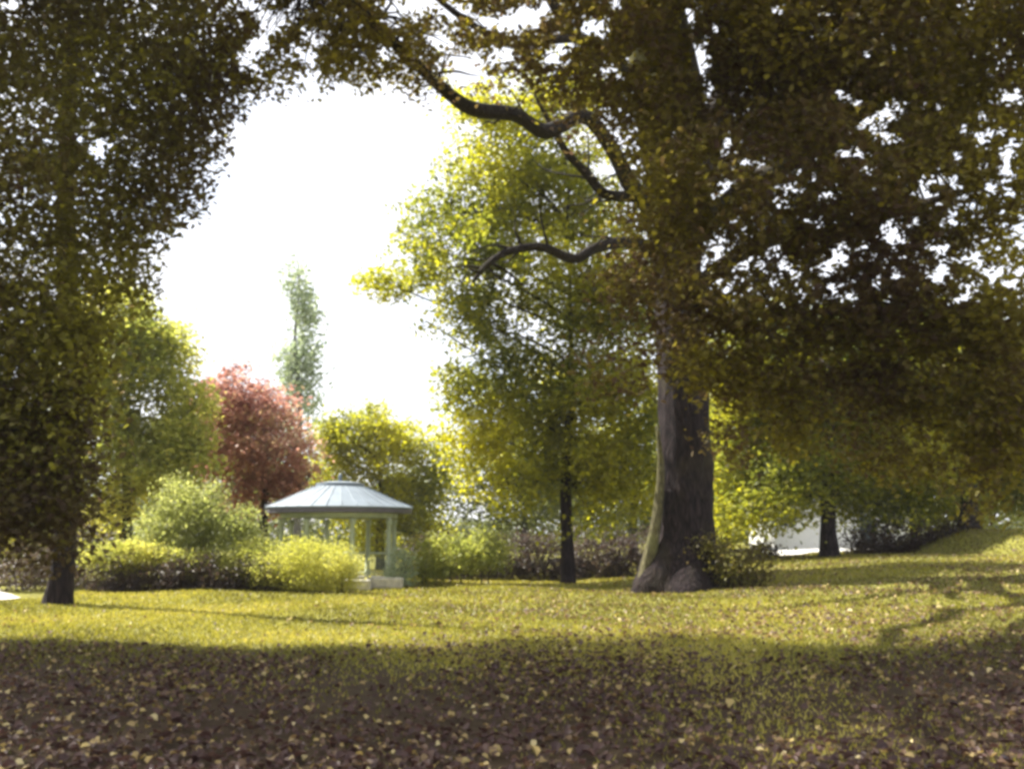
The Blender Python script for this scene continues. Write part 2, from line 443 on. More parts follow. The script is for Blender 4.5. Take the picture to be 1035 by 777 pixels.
def build_grass():
    # blades spread so that each part of the view gets its share: dense near, sparser far
    n = 330000
    d = 4.2 * (48 / 4.2) ** rng.uniform(0, 1, n) ** .9
    x = rng.uniform(-1, 1, n) * (.62 * d + 4)
    ok = np.ones(n, bool)
    wear = vnoise(np.stack([x, d, np.zeros(n)], 1), .35, 4)
    ok &= rng.uniform(0, 1, n) < np.clip(.065 + sst(10.5, 15.5, d) * .9 + (wear - .5) * .7, .03, 1)
    ok &= ~((d > 22) & (x < -12.3)) & ~((d > 44) & (x > 10))
    x, d = x[ok], d[ok]; n = len(x)
    z = gz(x, d)
    h = rng.uniform(.025, .06, n) * (.8 + .02 * d)
    w = .004 + .0011 * d
    a = rng.uniform(0, 2 * math.pi, n); l = rng.normal(0, .5, (n, 2)) * h[:, None]
    B = np.stack([x, d, z - .005], 1); s = np.stack([np.cos(a), np.sin(a), np.zeros(n)], 1) * w[:, None]
    T = B + np.stack([l[:, 0], l[:, 1], h], 1)
    V = np.stack([B - s, B + s, T], 1).reshape(-1, 3)
    q = np.arange(n * 3).reshape(-1, 3)
    tint = np.clip(.42 + (wear[ok] - .5) * 1.0 - .012 * np.clip(x, 0, 12) + rng.normal(0, .2, n), 0, 1)
    m = leaf_mat('grass_blade', [(0, (.105, .095, .024)), (.5, (.25, .235, .044)), (1, (.42, .36, .09))], .35)
    o = link_mesh('grass', V, q, m, tint=tint)
    tag(o, 'short mown grass thinning out under the trees', 'grass', kind='stuff')

def build_fallen():
    n = 92000
    d = 4.3 * (48 / 4.3) ** rng.uniform(0, 1, n) ** .85
    x = rng.uniform(-1, 1, n) * (.60 * d + 4)
    dens = vnoise(np.stack([x, d, np.zeros(n)], 1), .5, 9)
    left_clear = np.clip((x + .22 * d) / (.25 * d), .12, 1)         # fewer leaves on the open lawn to the left
    far = np.where(d > 15, left_clear, 1.0)
    ok = (rng.uniform(0, 1, n) < (np.clip(dens * 2.2 - .45, .08, 1.1)) * far * np.where(d > 15, .45 + .55 * sst(0, 7, x), 1)) & ~((d > 22) & (x < -12.3))
    x, d = x[ok], d[ok]; n = len(x)
    size = rng.uniform(.032, .082, n) * (1 + (rng.uniform(0, 1, n) < .05) * .5)
    C = np.stack([x, d, gz(x, d) + .02 + size * .22 + rng.uniform(0, .02, n)], 1)
    tint = np.clip(rng.beta(1.3, 3.6, n) + .25 * sst(13, 17, d), 0, 1)
    tint = np.where(rng.uniform(0, 1, n) < .085, rng.uniform(.75, 1, n), tint)
    V, q, t = leaf_arrays(C, size, tint, aspect=.78, up=.75, fold=.3)
    o = link_mesh('fallen_leaves', V, q, M['fall'], tint=t)
    tag(o, 'tan and brown fallen leaves strewn over the lawn', 'leaves', kind='stuff')

# ================================================================== TREES
def build_main_tree():
    d = 28.5
    f = foot(690, d)
    t = thing('broadleaf_tree', f, 'huge old tree with a thick flared dark trunk beside the lawn', 'tree')
    path = [f + Vector((-.05, 0, -.35)), f + Vector((-.05, 0, .12)), f + Vector((0, 0, .8)), at(692, 540, d), at(693, 480, d), at(690, 390, d), at(686, 300, d), at(682, 235, d)]
    pts = trunk_of('trunk', path, [1.5, 1.36, 1.02, .80, .69, .68, .70, .66], M['bark'], t, 30, .22, (.16, 5, 20), 8)
    top = at(682, 240, d)
    limb_data = [
        ([top + Vector((-.1, 0, -.6)), at(668, 170, d - .3), at(655, 90, d - .8), at(648, 10, d - 1.2), at(640, -120, d - 1), at(625, -240, d)], [.60, .52, .46, .42, .3, .12], 'bark_pale_main'),
        ([top + Vector((.15, 0, -.7)), at(708, 170, d + .3), at(735, 90, d + .6), at(770, -10, d + 1), at(800, -150, d + 1)], [.55, .48, .4, .32, .12], None),
        # long crooked limb reaching to the upper left
        ([at(672, 226, d - .4), at(640, 190, d - 2), at(618, 150, d - 3), at(590, 118, d - 4), at(552, 133, d - 5), at(520, 116, d - 6), at(478, 110, d - 7), at(448, 90, d - 8), at(405, 50, d - 9.2), at(360, 8, d - 10.5), at(310, -40, d - 12)],
         [.30, .25, .22, .2, .185, .17, .16, .145, .13, .1, .04], None),
        # hooked limb lower down
        ([at(674, 262, d - .5), at(640, 245, d - 1.5), at(604, 250, d - 2.4), at(580, 262, d - 3), at(548, 250, d - 3.6), at(515, 254, d - 4.2), at(492, 268, d - 4.6), at(478, 284, d - 5)],
         [.2, .17, .15, .135, .12, .1, .08, .03], None),
        ([at(672, 212, d - .3), at(645, 200, d - 1), at(612, 196, d - 1.8), at(594, 176, d - 2.2), at(570, 150, d - 2.6), at(540, 95, d - 3)], [.2, .18, .15, .13, .1, .04], None),
        ([at(668, 150, d - .5), at(640, 80, d - 2), at(590, 40, d - 4), at(520, 45, d - 6), at(470, 20, d - 8), at(420, -20, d - 9)], [.22, .19, .15, .11, .08, .03], None),
        ([at(692, 250, d + .2), at(740, 200, d - 2), at(800, 160, d - 5), at(860, 120, d - 7.5), at(930, 70, d - 9.5), at(1010, 30, d - 11)], [.34, .29, .24, .19, .13, .05], None),
        ([at(694, 300, d), at(740, 262, d - 2.2), at(790, 240, d - 4.5), at(850, 235, d - 6.5), at(920, 210, d - 8.5), at(990, 190, d - 10)], [.26, .22, .18, .14, .1, .04], None),
        ([at(692, 240, d - .2), at(705, 130, d - 4), at(690, 40, d - 8), at(660, -60, d - 11), at(600, -160, d - 14)], [.32, .27, .22, .16, .06], None),
        ([at(694, 330, d - .1), at(720, 318, d - 2), at(760, 330, d - 4), at(810, 352, d - 6), at(850, 380, d - 7)], [.15, .12, .1, .07, .03], None),
    ]
    M['bark_stem'] = bark_mat('bark_stem', (.05, .045, .022), (.14, .125, .05), (.15, .14, .04), .5, 1.4)
    samples = []
    for pth, rad, mm in limb_data:
        v, fc, pp = tube(pth, rad, 10, rough=.16, subdiv=5)
        samples += pp
        link_mesh('limb', np.array([q[:] for q in v]), fc, M['bark_stem'] if mm else M['bark_limb'], t, smooth=True)
    k = 0
    while k < 60:
        p = samples[random.randrange(24, 150)] if len(samples) > 150 else random.choice(samples)
        dv = Vector((random.uniform(-1, .6), random.uniform(-.6, .6), random.uniform(-.35, 1))).normalized() * random.uniform(.5, 1.5)
        e = p + dv; mid = p + dv * .5 + Vector((random.uniform(-.15, .15), random.uniform(-.15, .15), random.uniform(-.1, .2)))
        v, fc, _ = tube([p, mid, e, e + dv * .3 + Vector((0, 0, random.uniform(-.2, .25)))], [.045, .03, .018, .005], 6, subdiv=3)
        link_mesh('branchlet', np.array([q[:] for q in v]), fc, M['bark_limb'], t, smooth=True); k += 1
    # sucker stem left of the trunk, a sunlit edge put into its pale bark
    base = foot(650, d - .5)
    v, fc, _ = tube([base + Vector((-.02, 0, -.15)), base + Vector((.08, 0, .5)), at(661, 540, d - .55), at(666, 505, d - .5), at(668, 470, d - .5), at(664, 430, d - .7)], [.24, .19, .16, .14, .10, .03], 10, rough=.25)
    link_mesh('sucker_stem', np.array([q[:] for q in v]), fc, M['bark_pale'], t, smooth=True)
    # the crown: over the lawn's near half, right side, and high above the picture
    # the two bare crooked limbs carry no sprays on their near side
    bare = np.array([p[:2] for p in ((640, 190), (630, 168), (618, 150), (604, 132), (590, 118), (570, 126), (552, 133), (536, 124), (520, 116), (500, 113), (478, 110), (462, 100), (448, 90), (425, 70),
                     (645, 246), (625, 247), (604, 250), (592, 256), (580, 262), (564, 256), (548, 250), (532, 251), (515, 254), (503, 260), (492, 268), (478, 284), (645, 200), (628, 197), (612, 196), (602, 187), (594, 176))])
    def clear_of_limbs(P):
        px, py = project(P)
        dmin = np.min(np.hypot(px[:, None] - bare[:, 0], py[:, None] - bare[:, 1]), axis=1)
        return (dmin > 15) | (rng.uniform(0, 1, len(P)) < .12)
    blobs = []
    for (px, py, dd, rx, rz, ry, w) in (
        (640, 40, 22, 120, 90, 3.0, 1.2), (760, 60, 21, 130, 110, 3.2, 1.2), (880, 60, 19, 140, 120, 3, 1.2), (990, 80, 18, 110, 140, 2.6, 1.1),
        (760, 210, 20, 110, 90, 2.4, 1.1), (860, 210, 19, 120, 90, 2.4, 1.1), (970, 220, 18, 100, 100, 2.2, 1.1),
        (700, 300, 18.5, 70, 46, 1.4, .9), (780, 320, 18, 100, 54, 1.6, 1.5), (890, 320, 17.5, 110, 58, 1.6, 1.4), (990, 330, 17, 90, 64, 1.8, 1.5),
        (690, 180, 22.5, 70, 90, 1.8, 1.1), (800, 385, 16.2, 50, 20, 1.0, .5), (890, 395, 16.2, 50, 26, 1.0, .5), (985, 405, 15.8, 60, 34, 1.0, .7), (1010, 460, 15.6, 36, 20, .7, .5), (690, 365, 16.6, 44, 40, .8, .35), (742, 385, 16.6, 34, 30, 1.0, 1.0), (650, 270, 19, 50, 70, 1.2, 1.1), (622, 372, 16.8, 36, 34, .9, .7), 
        (470, 40, 20, 110, 46, 1.6, .9), (360, 40, 18, 100, 60, 1.6, 1.3), (270, 30, 17, 70, 60, 1.4, 1.1), (560, -20, 21, 140, 60, 2.4, 1.0)):
        blobs.append(bpx(px, py, min(dd, dmax(py) - .75 * ry), rx, rz, ry, w))
    over = [(-6, 15, 13.5, 4.5, 4, 2.4), (-1, 16, 14, 4.5, 4.5, 2.6), (4, 17, 14.5, 5, 5, 3), (9, 17, 14, 5, 5, 3), (-2, 22, 19, 5, 4, 2.5), (5, 24, 20, 5, 4, 3), (-5, 11, 12, 4, 3.5, 2.2), (1, 11, 12.5, 5, 4, 2.4), (7, 11, 12.5, 5, 4, 2.4), (11, 13, 11, 4, 4, 2.4)]
    C = make_crown('crown', blobs, 38000, 8, .105, M['olive'], t, .23, 2, .75, .33, (.03, .48), soft=6, tint1=.4, extra=clear_of_limbs)
    fringe = [bpx(px, py, 15.4, rx, rz, .7, w) for px, py, rx, rz, w in ((760, 385, 40, 34, 1), (830, 400, 44, 40, 1), (900, 395, 40, 36, 1), (960, 420, 44, 44, 1), (1020, 440, 40, 60, 1.1), (800, 440, 26, 26, .6), (880, 450, 28, 24, .6), (930, 470, 24, 24, .5), (740, 440, 18, 30, .5), (715, 370, 26, 34, .8), (1000, 505, 24, 22, .4))]
    make_crown('crown', fringe, 2700, 8, .10, M['olive'], t, .20, 8, .55, .38, None, droop=1.0, tint0=.52, tint1=.5, zmin=1.0)
    link = make_crown('crown', over, 5200, 8, .17, M['olive'], t, .45, 5, 1.6, .30, (.02, .3), shell=2.0)
    auto_limbs([Vector(p) for p in samples], [b[:6] for b in over], M['bark_limb'], t, .16, link, .04, sunny=True)
    # twigs on the visible sprays
    pts = np.array([p[:] for p in samples]); parts = []
    for c in C[rng.uniform(0, 1, len(C)) < .16]:
        dd = np.linalg.norm(pts - c, axis=1); j = int(np.argmin(dd))
        if dd[j] > 1.7: continue
        a = Vector(pts[j]); e = Vector(c)
        mid = a.lerp(e, .5) + Vector((random.uniform(-.25, .25), random.uniform(-.25, .25), random.uniform(0, .3)))
        v, fc, _ = tube([a, mid, e], [.03, .02, .007], 4, cap=False, subdiv=2)
        parts.append((dd[j], v, fc))
    v, fc = join([(v, fc) for _, v, fc in parts])
    link_mesh('twigs', np.array([p[:] for p in v]), fc, M['bark_limb'], t)['kind'] = 'stuff'

def build_left_tree():
    d = 24.0
    f = foot(62, d)
    t = thing('broadleaf_tree', f, 'tall dark drooping tree with slim trunk at the lawn corner by the path', 'tree')
    pts = trunk_of('trunk', [f + Vector((0, 0, -.2)), f + Vector((0, 0, .1)), f + Vector((.03, 0, .7)), at(66, 540, d), at(70, 470, d), at(72, 380, d), at(66, 250, d), at(70, 90, d), at(80, -60, d), at(90, -200, d)],
                    [.42, .34, .27, .245, .235, .23, .21, .18, .13, .05], M['bark'], t, 16, .18, (.12, 5, 10))
    blobs = [bpx(b[0], b[1], min(b[2], dmax(b[1]) - .75 * b[5]), *b[3:]) for b in (
        (60, -40, 19, 150, 110, 2.6), (50, 90, 18, 130, 100, 2.6), (150, 80, 19, 100, 90, 2.2), (60, 220, 18.5, 110, 90, 2.2), (130, 190, 19.5, 80, 70, 1.6),
        (40, 340, 17, 80, 80, 1.4, 1.4), (105, 260, 17.5, 60, 50, 1.2, 1.6), (138, 262, 17.2, 34, 44, .8, 1.6), (170, 215, 17.6, 30, 44, .8, 1.4), (215, 60, 18.6, 44, 70, 1, 1.4), (30, 440, 16, 64, 70, .9, 1.8), (60, 400, 16, 40, 66, .8, 1.2), (200, 20, 19, 60, 70, 1.6, 1.1), (-60, 200, 17, 120, 200, 2.5), (-40, 440, 16, 60, 100, 1.2, .9),
        (50, 490, 15.6, 34, 50, .6, 1.8), (10, 520, 15.6, 50, 44, .7, 1.8), (185, 110, 18.5, 60, 80, 1.2, 2.0), (150, 190, 18, 60, 70, 1.2, 1.8), (150, 240, 18, 40, 50, 1, 1.2))]
    blobs.append((-10, 15, 12, 4, 4, 3)); blobs.append((-9, 19, 15.5, 4.5, 4, 3))
    C = make_crown('crown', blobs, 29000, 8, .105, M['leftg'], t, .26, 21, .9, .28, (.04, .3), tint1=.4, droop=1.0, tint0=.42, zmin=1.0)
    low = [bpx(*b) for b in ((25, 350, 16.2, 80, 60, .7, 1), (78, 350, 16.4, 34, 70, .7, .9), (30, 440, 15.4, 70, 60, .6, 1), (66, 440, 15.6, 34, 60, .5, .9), (20, 525, 14.8, 60, 40, .5, 1), (60, 505, 15, 34, 40, .5, .8), (-60, 420, 15.5, 70, 110, 1, 1))]
    make_crown('crown', low, 3600, 8, .11, M['leftg'], t, .26, 23, .8, .30, None, droop=1.4, tint0=.28, zmin=.7, edge=.3)
    auto_limbs([p for p in pts if p.z > 3], [b[:6] for b in blobs[:10]], M['bark_limb'], t, .13, C, .06, sunny=True)

def simple_tree(label, px, d, trunk_r, top_py, blobs, n, per, size, mat, seed, spread=.4, clump=1.0, cut=.34, bark='bark', name='broadleaf_tree', lit=None, view=True, group=None,
                lean=0, tint0=.45, droop=.3, holes=False, twigs=.06, limb_r=.11, tint1=.25, zmin=None, extra=None, soft=6, aspect=.62, flatten=.55):
    f = foot(px, d)
    t = thing(name, f, label, 'tree', group)
    top = at(px + lean, top_py, d)
    H = top.z - f.z
    path = [f + Vector((0, 0, -.2)), f + Vector((0, 0, .08))]
    rad = [trunk_r * 1.5, trunk_r * 1.3]
    for k in (.12, .3, .5, .7, .88, 1):
        q = f.lerp(top, k); q = q + Vector((random.uniform(-1, 1), random.uniform(-1, 1), 0)) * .05 * H * (.15 if k < .4 else .35)
        path.append(q); rad.append(trunk_r * (1.02 - .93 * k ** 1.1))
    pts = trunk_of('trunk', path, rad, M[bark], t, 12, .18)
    bl = [bpx(*b) for b in blobs]
    C = make_crown('crown', bl, n, per, size, mat, t, spread, seed, clump, cut, lit, view, holes, tint0, tint1, droop=droop, zmin=zmin, extra=extra, soft=soft, aspect=aspect, flatten=flatten)
    auto_limbs([p for p in pts if p.z > f.z + .25 * H], [b[:6] for b in bl], M['bark_limb'] if bark != 'bark_grey' else M['bark_grey'], t, limb_r, C, twigs, mask=view)
    return t

def build_trees():
    # sunny yellow-green tree behind the left tree
    simple_tree('bright yellow green leafy tree between the dark left tree and the red tree', 130, 37, .22, 330,
                [(150, 370, 37, 54, 60, 2), (110, 330, 37.5, 60, 50, 1.8), (178, 350, 37.5, 30, 40, 1.6), (182, 420, 37, 42, 50, 1.8), (120, 450, 37, 50, 60, 1.8), (170, 470, 36.5, 55, 44, 1.6), (95, 380, 37.5, 50, 60, 1.8), (110, 510, 37, 40, 36, 1.6, .8), (40, 480, 35, 60, 70, 1.8), (30, 560, 35, 70, 30, 1.8)],
                12500, 8, .17, M['lime'], 31, .28, 1.4, .41, view=False, droop=.9, tint0=.74, tint1=.4)
    # red maple
    simple_tree('dark red leaved maple behind the shrubs left of the gazebo', 268, 42, .2, 390,
                [(238, 405, 42, 34, 34, 1.8), (262, 432, 42, 44, 42, 2.0), (286, 462, 41.5, 38, 36, 1.8), (240, 470, 42, 44, 44, 1.8), (270, 500, 42, 56, 32, 1.6, .8), (216, 440, 42.5, 30, 60, 1.4), (300, 492, 42, 30, 24, 1.3)],
                6200, 8, .17, M['redl'], 41, .30, 1.0, .37, view=False, tint0=.62, flatten=.3, tint1=.4)
    # poplar; haze and overexposure are put into its pale leaf colour
    simple_tree('tall slim pale poplar standing far behind the red tree', 300, 88, .35, 262,
                [(298, 288, 88, 15, 30, 1.2), (306, 320, 88, 24, 36, 1.6), (300, 360, 88, 32, 42, 2), (300, 400, 88, 36, 46, 2), (300, 450, 88, 36, 44, 2)],
                2600, 7, .34, M['popl'], 51, .5, 1.8, .44, view=False, tint0=.75, bark='bark_grey', name='poplar_tree', droop=-.3, flatten=1.2, twigs=.02)
    # yellow tree behind the gazebo
    simple_tree('golden yellow and green tree rising behind the gazebo roof', 385, 47, .22, 420,
                [(370, 440, 47, 46, 34, 2), (405, 460, 46.5, 42, 42, 2), (345, 470, 47, 34, 40, 1.8), (420, 500, 47, 34, 46, 1.8), (385, 520, 47, 50, 46, 1.8), (438, 545, 47, 26, 34, 1.4), (440, 480, 47, 24, 40, 1.4), (335, 440, 47, 22, 26, 1.2)],
                7000, 8, .16, M['ygrn'], 61, .30, 1.0, .38, view=False, tint0=.56, tint1=.4)
    # slim dark trunk with the big yellow-green crown in the middle
    simple_tree('slim dark trunked tree with a broad yellow green crown, left of the huge trunk', 574, 34, .22, 230,
                [(520, 175, 35.0, 80, 60, 2.4), (585, 200, 35.0, 70, 70, 2.2), (470, 215, 35.0, 66, 36, 1.9, .9), (392, 286, 34.6, 44, 16, 1.0, 1.7), (412, 238, 34.6, 36, 22, 1.0, 1.2), (440, 330, 34.6, 40, 16, 1.0, .6), (455, 372, 34.8, 34, 16, 1.0, .7), (430, 268, 35.5, 62, 26, 1.5, .85), (500, 260, 34.2, 86, 60, 2.4), (590, 300, 34.2, 80, 60, 2.2), (490, 330, 34.2, 56, 50, 2), (475, 392, 35.3, 44, 30, 1.7, .9),
                 (540, 390, 34.2, 80, 56, 2.2, 1.3), (620, 400, 34.2, 80, 60, 2, 1.3), (500, 440, 34.2, 60, 40, 1.8, 1.3), (590, 460, 34.2, 90, 44, 1.8, 1.4), (480, 110, 34.2, 50, 40, 2, .7), (640, 300, 34.2, 60, 110, 1.8), (560, 100, 34.2, 70, 46, 2, .8), (640, 480, 34.2, 60, 40, 1.5, .9), (530, 490, 34.2, 60, 36, 1.4, .9), (600, 520, 34.2, 50, 30, 1.2, .6)],
                23000, 8, .16, M['ygrn'], 71, .28, .9, .375, lit=None, holes=True, tint0=.58, tint1=.45, limb_r=.055, droop=.9)
    # right hand trees beyond the lawn
    simple_tree('dark straight trunked tree beyond the lawn in front of the white house', 838, 40, .34, 330,
                [(800, 420, 42, 70, 50, 2), (780, 355, 40, 70, 44, 2), (880, 350, 40, 80, 44, 2),  (870, 430, 41, 80, 50, 2.2), (820, 365, 41, 90, 50, 2.4), (760, 470, 42, 50, 38, 1.6), (850, 490, 41, 60, 30, 1.6, .8), (910, 480, 41, 60, 40, 1.6), (760, 410, 42, 50, 50, 2), (785, 512, 39.5, 44, 24, 1.2), (820, 470, 38.8, 60, 30, 1.0), (890, 512, 41, 44, 26, 1.4), (745, 520, 42, 36, 30, 1.4)],
                19000, 8, .165, M['ygrn'], 81, .42, 1.3, .26, view=False, tint0=.44, tint1=.5, droop=.8)
    simple_tree('brown trunked tree on the raised bank at the end of the lawn', 982, 42, .38, 330,
                [(980, 430, 43, 80, 50, 2.2), (960, 345, 42, 70, 40, 2), (1040, 360, 42, 50, 50, 2), (920, 430, 43, 60, 60, 2), (1040, 490, 43, 40, 30, 1.4), (940, 515, 43, 44, 26, 1.4), (940, 470, 43, 50, 40, 1.8), (1030, 450, 43, 60, 50, 2), (990, 380, 43, 90, 46, 2.2), (1000, 492, 43, 60, 26, 1.6, .6)],
                15000, 8, .165, M['ygrn'], 91, .42, 1.3, .27, view=False, tint0=.42, tint1=.48, droop=.8)
    # trees beyond, each its own
    bg = [('tall green tree far behind the gap beside the huge trunk', 735, 56, 380, 'green'), ('loose green tree far behind the slim middle trunk', 640, 60, 400, 'green'),
          ('green tree far behind the dark hedge right of the gazebo', 530, 62, 430, 'green'), ('bushy olive tree far behind, seen over the right hedge', 925, 62, 370, 'green'),
          ('pale green tree far behind at the right end of the lawn', 1040, 58, 370, 'lime'), ('dark green tree far behind the path at the left end', 10, 58, 400, 'green'), ('rounded green tree far behind the red maple', 205, 66, 400, 'green')]
    for i, (lab, px, d, tp, mt) in enumerate(bg):
        hh = (560 - tp)
        simple_tree(lab, px, d, .26, tp + 30, [(px, tp + hh * .25, d, 70, hh * .26, 2.6), (px - 42, tp + hh * .5, d, 55, hh * .28, 2.4), (px + 42, tp + hh * .5, d + 1, 55, hh * .28, 2.4), (px, tp + hh * .72, d, 75, hh * .24, 2.2, .9)],
                    2600, 8, .25, M[mt], 101 + i, .5, 1.6, .36, view=False, group='trees beyond the lawn', tint0=.5, twigs=.0, tint1=.35)

def build_wood():
    """far-off wood behind everything: one mass"""
    n = 9000
    px = rng.uniform(-160, 1240, n)
    d = rng.uniform(95, 125, n)
    topy = 470 + 26 * np.sin(px * .021) + 14 * np.sin(px * .055 + 1)
    topy = np.where((px > 435) & (px < 505), 532, topy)
    topy = np.where((px > 250) & (px < 345), 470, topy)
    py = topy + (575 - topy) * rng.uniform(0, 1, n)
    C = np.array([at(a, b, c)[:] for a, b, c in zip(px, py, d)])
    C[:, 2] = np.maximum(C[:, 2], .3)
    P = np.repeat(C, 9, axis=0) + rng.normal(size=(n * 9, 3)) * np.array([.9, .9, .7])
    P[:, 2] = np.maximum(P[:, 2], .1)
    T = np.clip(np.repeat(.45 + .35 * (vnoise(C, .25, 5) - .5) * 2, 9) + rng.normal(0, .15, n * 9), 0, 1)
    V, q, t = leaf_arrays(P, .5 * rng.uniform(.7, 1.3, n * 9), T)
    o = link_mesh('far_woodland', V, q, M['green'], tint=t)
    tag(o, 'far-off wood closing the view behind the park trees', 'woodland', kind='stuff')

# ================================================================== SHRUBS
def shrub(name, label, px, d, blobs, n, per, size, mat, seed, cat='shrub', spread=.18, clump=.5, cut=.28, tint0=.5, stems=7, group=None, droop=.2, aspect=.6, zfloor=True, stem_mat='bark_limb'):
    f = foot(px, d)
    t = thing(name, f, label, cat, group)
    bl = [bpx(*b) for b in blobs]
    C = make_crown('foliage', bl, n, per, size, mat, t, spread, seed, clump, cut, None, False, False, tint0, .25, droop=droop, aspect=aspect, shell=3.0, ragged=1.25, edge=.36)
    parts = []
    w = max(b[3] for b in bl)
    for k in range(stems):
        b = random.choice(bl)
        bx, by = b[0] + random.uniform(-.5, .5) * b[3], b[1] + random.uniform(-.4, .4) * b[4]
        s = Vector((bx * .8 + b[0] * .2, by, g1(bx, by) - .05)); e = Vector((b[0] + random.uniform(-.6, .6) * b[3], b[1] + random.uniform(-.5, .5) * b[4], b[2] + .4 * b[5]))
        m_ = s.lerp(e, .5) + Vector((random.uniform(-.1, .1), random.uniform(-.1, .1), .1))
        v, fc, _ = tube([s, m_, e], [.03, .02, .008], 5, subdiv=3)
        link_mesh('stem', np.array([p[:] for p in v]), fc, M[stem_mat], t)
    return t

def build_shrubs():
    shrub('hedge', 'long dark purple leaved hedge with sunlit tips, left of the golden bush', 185, 29.5,
          [(x, 582, 29.5, 30, 20, .7) for x in range(112, 285, 24)] + [(x, 596, 29.5, 26, 9, .7, 1.5) for x in range(112, 285, 20)], 4600, 9, .075, M['purp'], 201, 'hedge', .15, stems=16, tint0=.4)
    shrub('shrub', 'low lime green shrub in front of the left hedge top near the slim trunk', 130, 29.8,
          [(115, 566, 29.6, 30, 15, .5), (148, 562, 29.6, 34, 15, .5), (190, 566, 29.6, 34, 13, .5)], 2200, 9, .065, M['lime'], 211, spread=.14, tint0=.7)
    shrub('shrub', 'tall pale green variegated shrub standing behind the dark hedge', 195, 30.6,
          [(176, 508, 31.0, 22, 26, .7), (200, 520, 30.6, 24, 24, .7), (228, 534, 30.4, 28, 22, .7), (160, 540, 30.8, 24, 26, .7), (246, 552, 30.2, 24, 18, .6), (192, 560, 30.6, 60, 18, .6, .7), (214, 500, 31.2, 12, 18, .5)], 3600, 9, .085, M['pale'], 221, tint0=.56, spread=.2, clump=.7, cut=.32)
    shrub('shrub', 'rounded golden yellow bush glowing in the sun before the gazebo', 330, 29.0,
          [(332, 572, 29, 32, 26, .8), (300, 568, 29.2, 26, 24, .7), (345, 580, 28.8, 18, 18, .5), (318, 585, 28.6, 30, 14, .5)], 3000, 9, .055, M['gold'], 231, spread=.15, tint0=.6)
    shrub('shrub', 'yellow green bush between the dark hedge and the golden bush', 265, 29.4,
          [(262, 566, 29.6, 28, 20, .6), (240, 572, 29.6, 22, 16, .5), (278, 580, 29.2, 22, 18, .5)], 1700, 9, .06, M['lime'], 241, spread=.15, tint0=.75)
    shrub('shrub', 'small grey green shrub at the right side of the gazebo steps', 412, 31.0,
          [(408, 572, 31.5, 10, 20, .4), (400, 585, 31, 14, 8, .35)], 260, 9, .08, M['popl'], 245, spread=.14, tint0=.8)
    shrub('shrub', 'yellowish spreading shrub right of the gazebo', 452, 33.0,
          [(455, 562, 33, 32, 20, .8), (490, 556, 33.5, 30, 20, .8), (432, 575, 32.6, 20, 14, .6)], 1500, 9, .10, M['lime'], 251, tint0=.4)
    shrub('hedge', 'dark purple brown hedge behind the slim middle trunk', 550, 37,
          [(x, 564 - (x - 450) * .02, 37, 30, 22, .9) for x in range(440, 680, 26)] + [(x, 580 - (x - 450) * .02, 37, 26, 12, .9, 1.6) for x in range(440, 680, 22)], 4800, 9, .10, M['purp'], 261, 'hedge', .2, stems=18, tint0=.5)
    shrub('shrub', 'olive thicket of shoots at the right foot of the huge trunk', 745, 27.6,
          [(740, 572, 27.6, 30, 26, .7), (762, 582, 27.4, 18, 14, .5), (722, 560, 27.8, 20, 30, .5)], 950, 9, .085, M['leftg'], 271, tint0=.5, stems=20)
    shrub('hedge', 'dark low hedge right of the white house gap', 930, 41,
          [(x, 550 - (x - 870) * .06, 41, 26, 22, .9) for x in range(872, 985, 20)] + [(x, 562 - (x - 870) * .06, 41, 24, 11, .9, 1.5) for x in range(872, 985, 18)], 3000, 9, .11, M['purp'], 281, 'hedge', .2, stems=12, tint0=.45)
    shrub('hedge', 'short dark hedge left of the white house gap beside the thicket', 795, 41,
          [(x, 562, 41, 16, 12, .7) for x in (764, 778)], 330, 9, .11, M['purp'], 291, 'hedge', .2, stems=8, tint0=.45)
    shrub('shrub', 'shady bush under the drooping tree beside the path', 25, 30,
          [(20, 575, 30, 50, 24, .9), (75, 560, 31, 30, 30, .8)], 900, 9, .10, M['purp'], 295, tint0=.55)

# ================================================================== GAZEBO
def ngon_ring(n, r, z, rot=0):
    return [Vector((r * math.cos(2 * math.pi * k / n + rot), r * math.sin(2 * math.pi * k / n + rot), z)) for k in range(n)]

def lathe(n, prof, rot=0, cap=True):
    V, Fc = [], []
    for r, z in prof: V += ngon_ring(n, r, z, rot)
    for i in range(len(prof) - 1):
        for k in range(n):
            k2 = (k + 1) % n
            Fc.append([i * n + k, i * n + k2, (i + 1) * n + k2, (i + 1) * n + k])
    if cap:
        Fc.append([k for k in range(n)][::-1]); Fc.append([(len(prof) - 1) * n + k for k in range(n)])
    return V, Fc

def box(c, s):
    c = Vector(c); x, y, z = (v / 2 for v in s)
    V = [c + Vector((a * x, b * y, e * z)) for a in (-1, 1) for b in (-1, 1) for e in (-1, 1)]
    return V, [[0, 1, 3, 2], [4, 6, 7, 5], [0, 4, 5, 1], [2, 3, 7, 6], [0, 2, 6, 4], [1, 5, 7, 3]]

def local_part(name, VF, mat, parent, smooth=False, bevel=0):
    v, f = VF
    o = link_mesh(name, np.array([p[:] for p in v]), f, mat, None, smooth=smooth)
    o.parent = parent
    if bevel:
        b = o.modifiers.new('bevel', 'BEVEL'); b.width = bevel; b.segments = 2; b.limit_method = 'ANGLE'
    return o

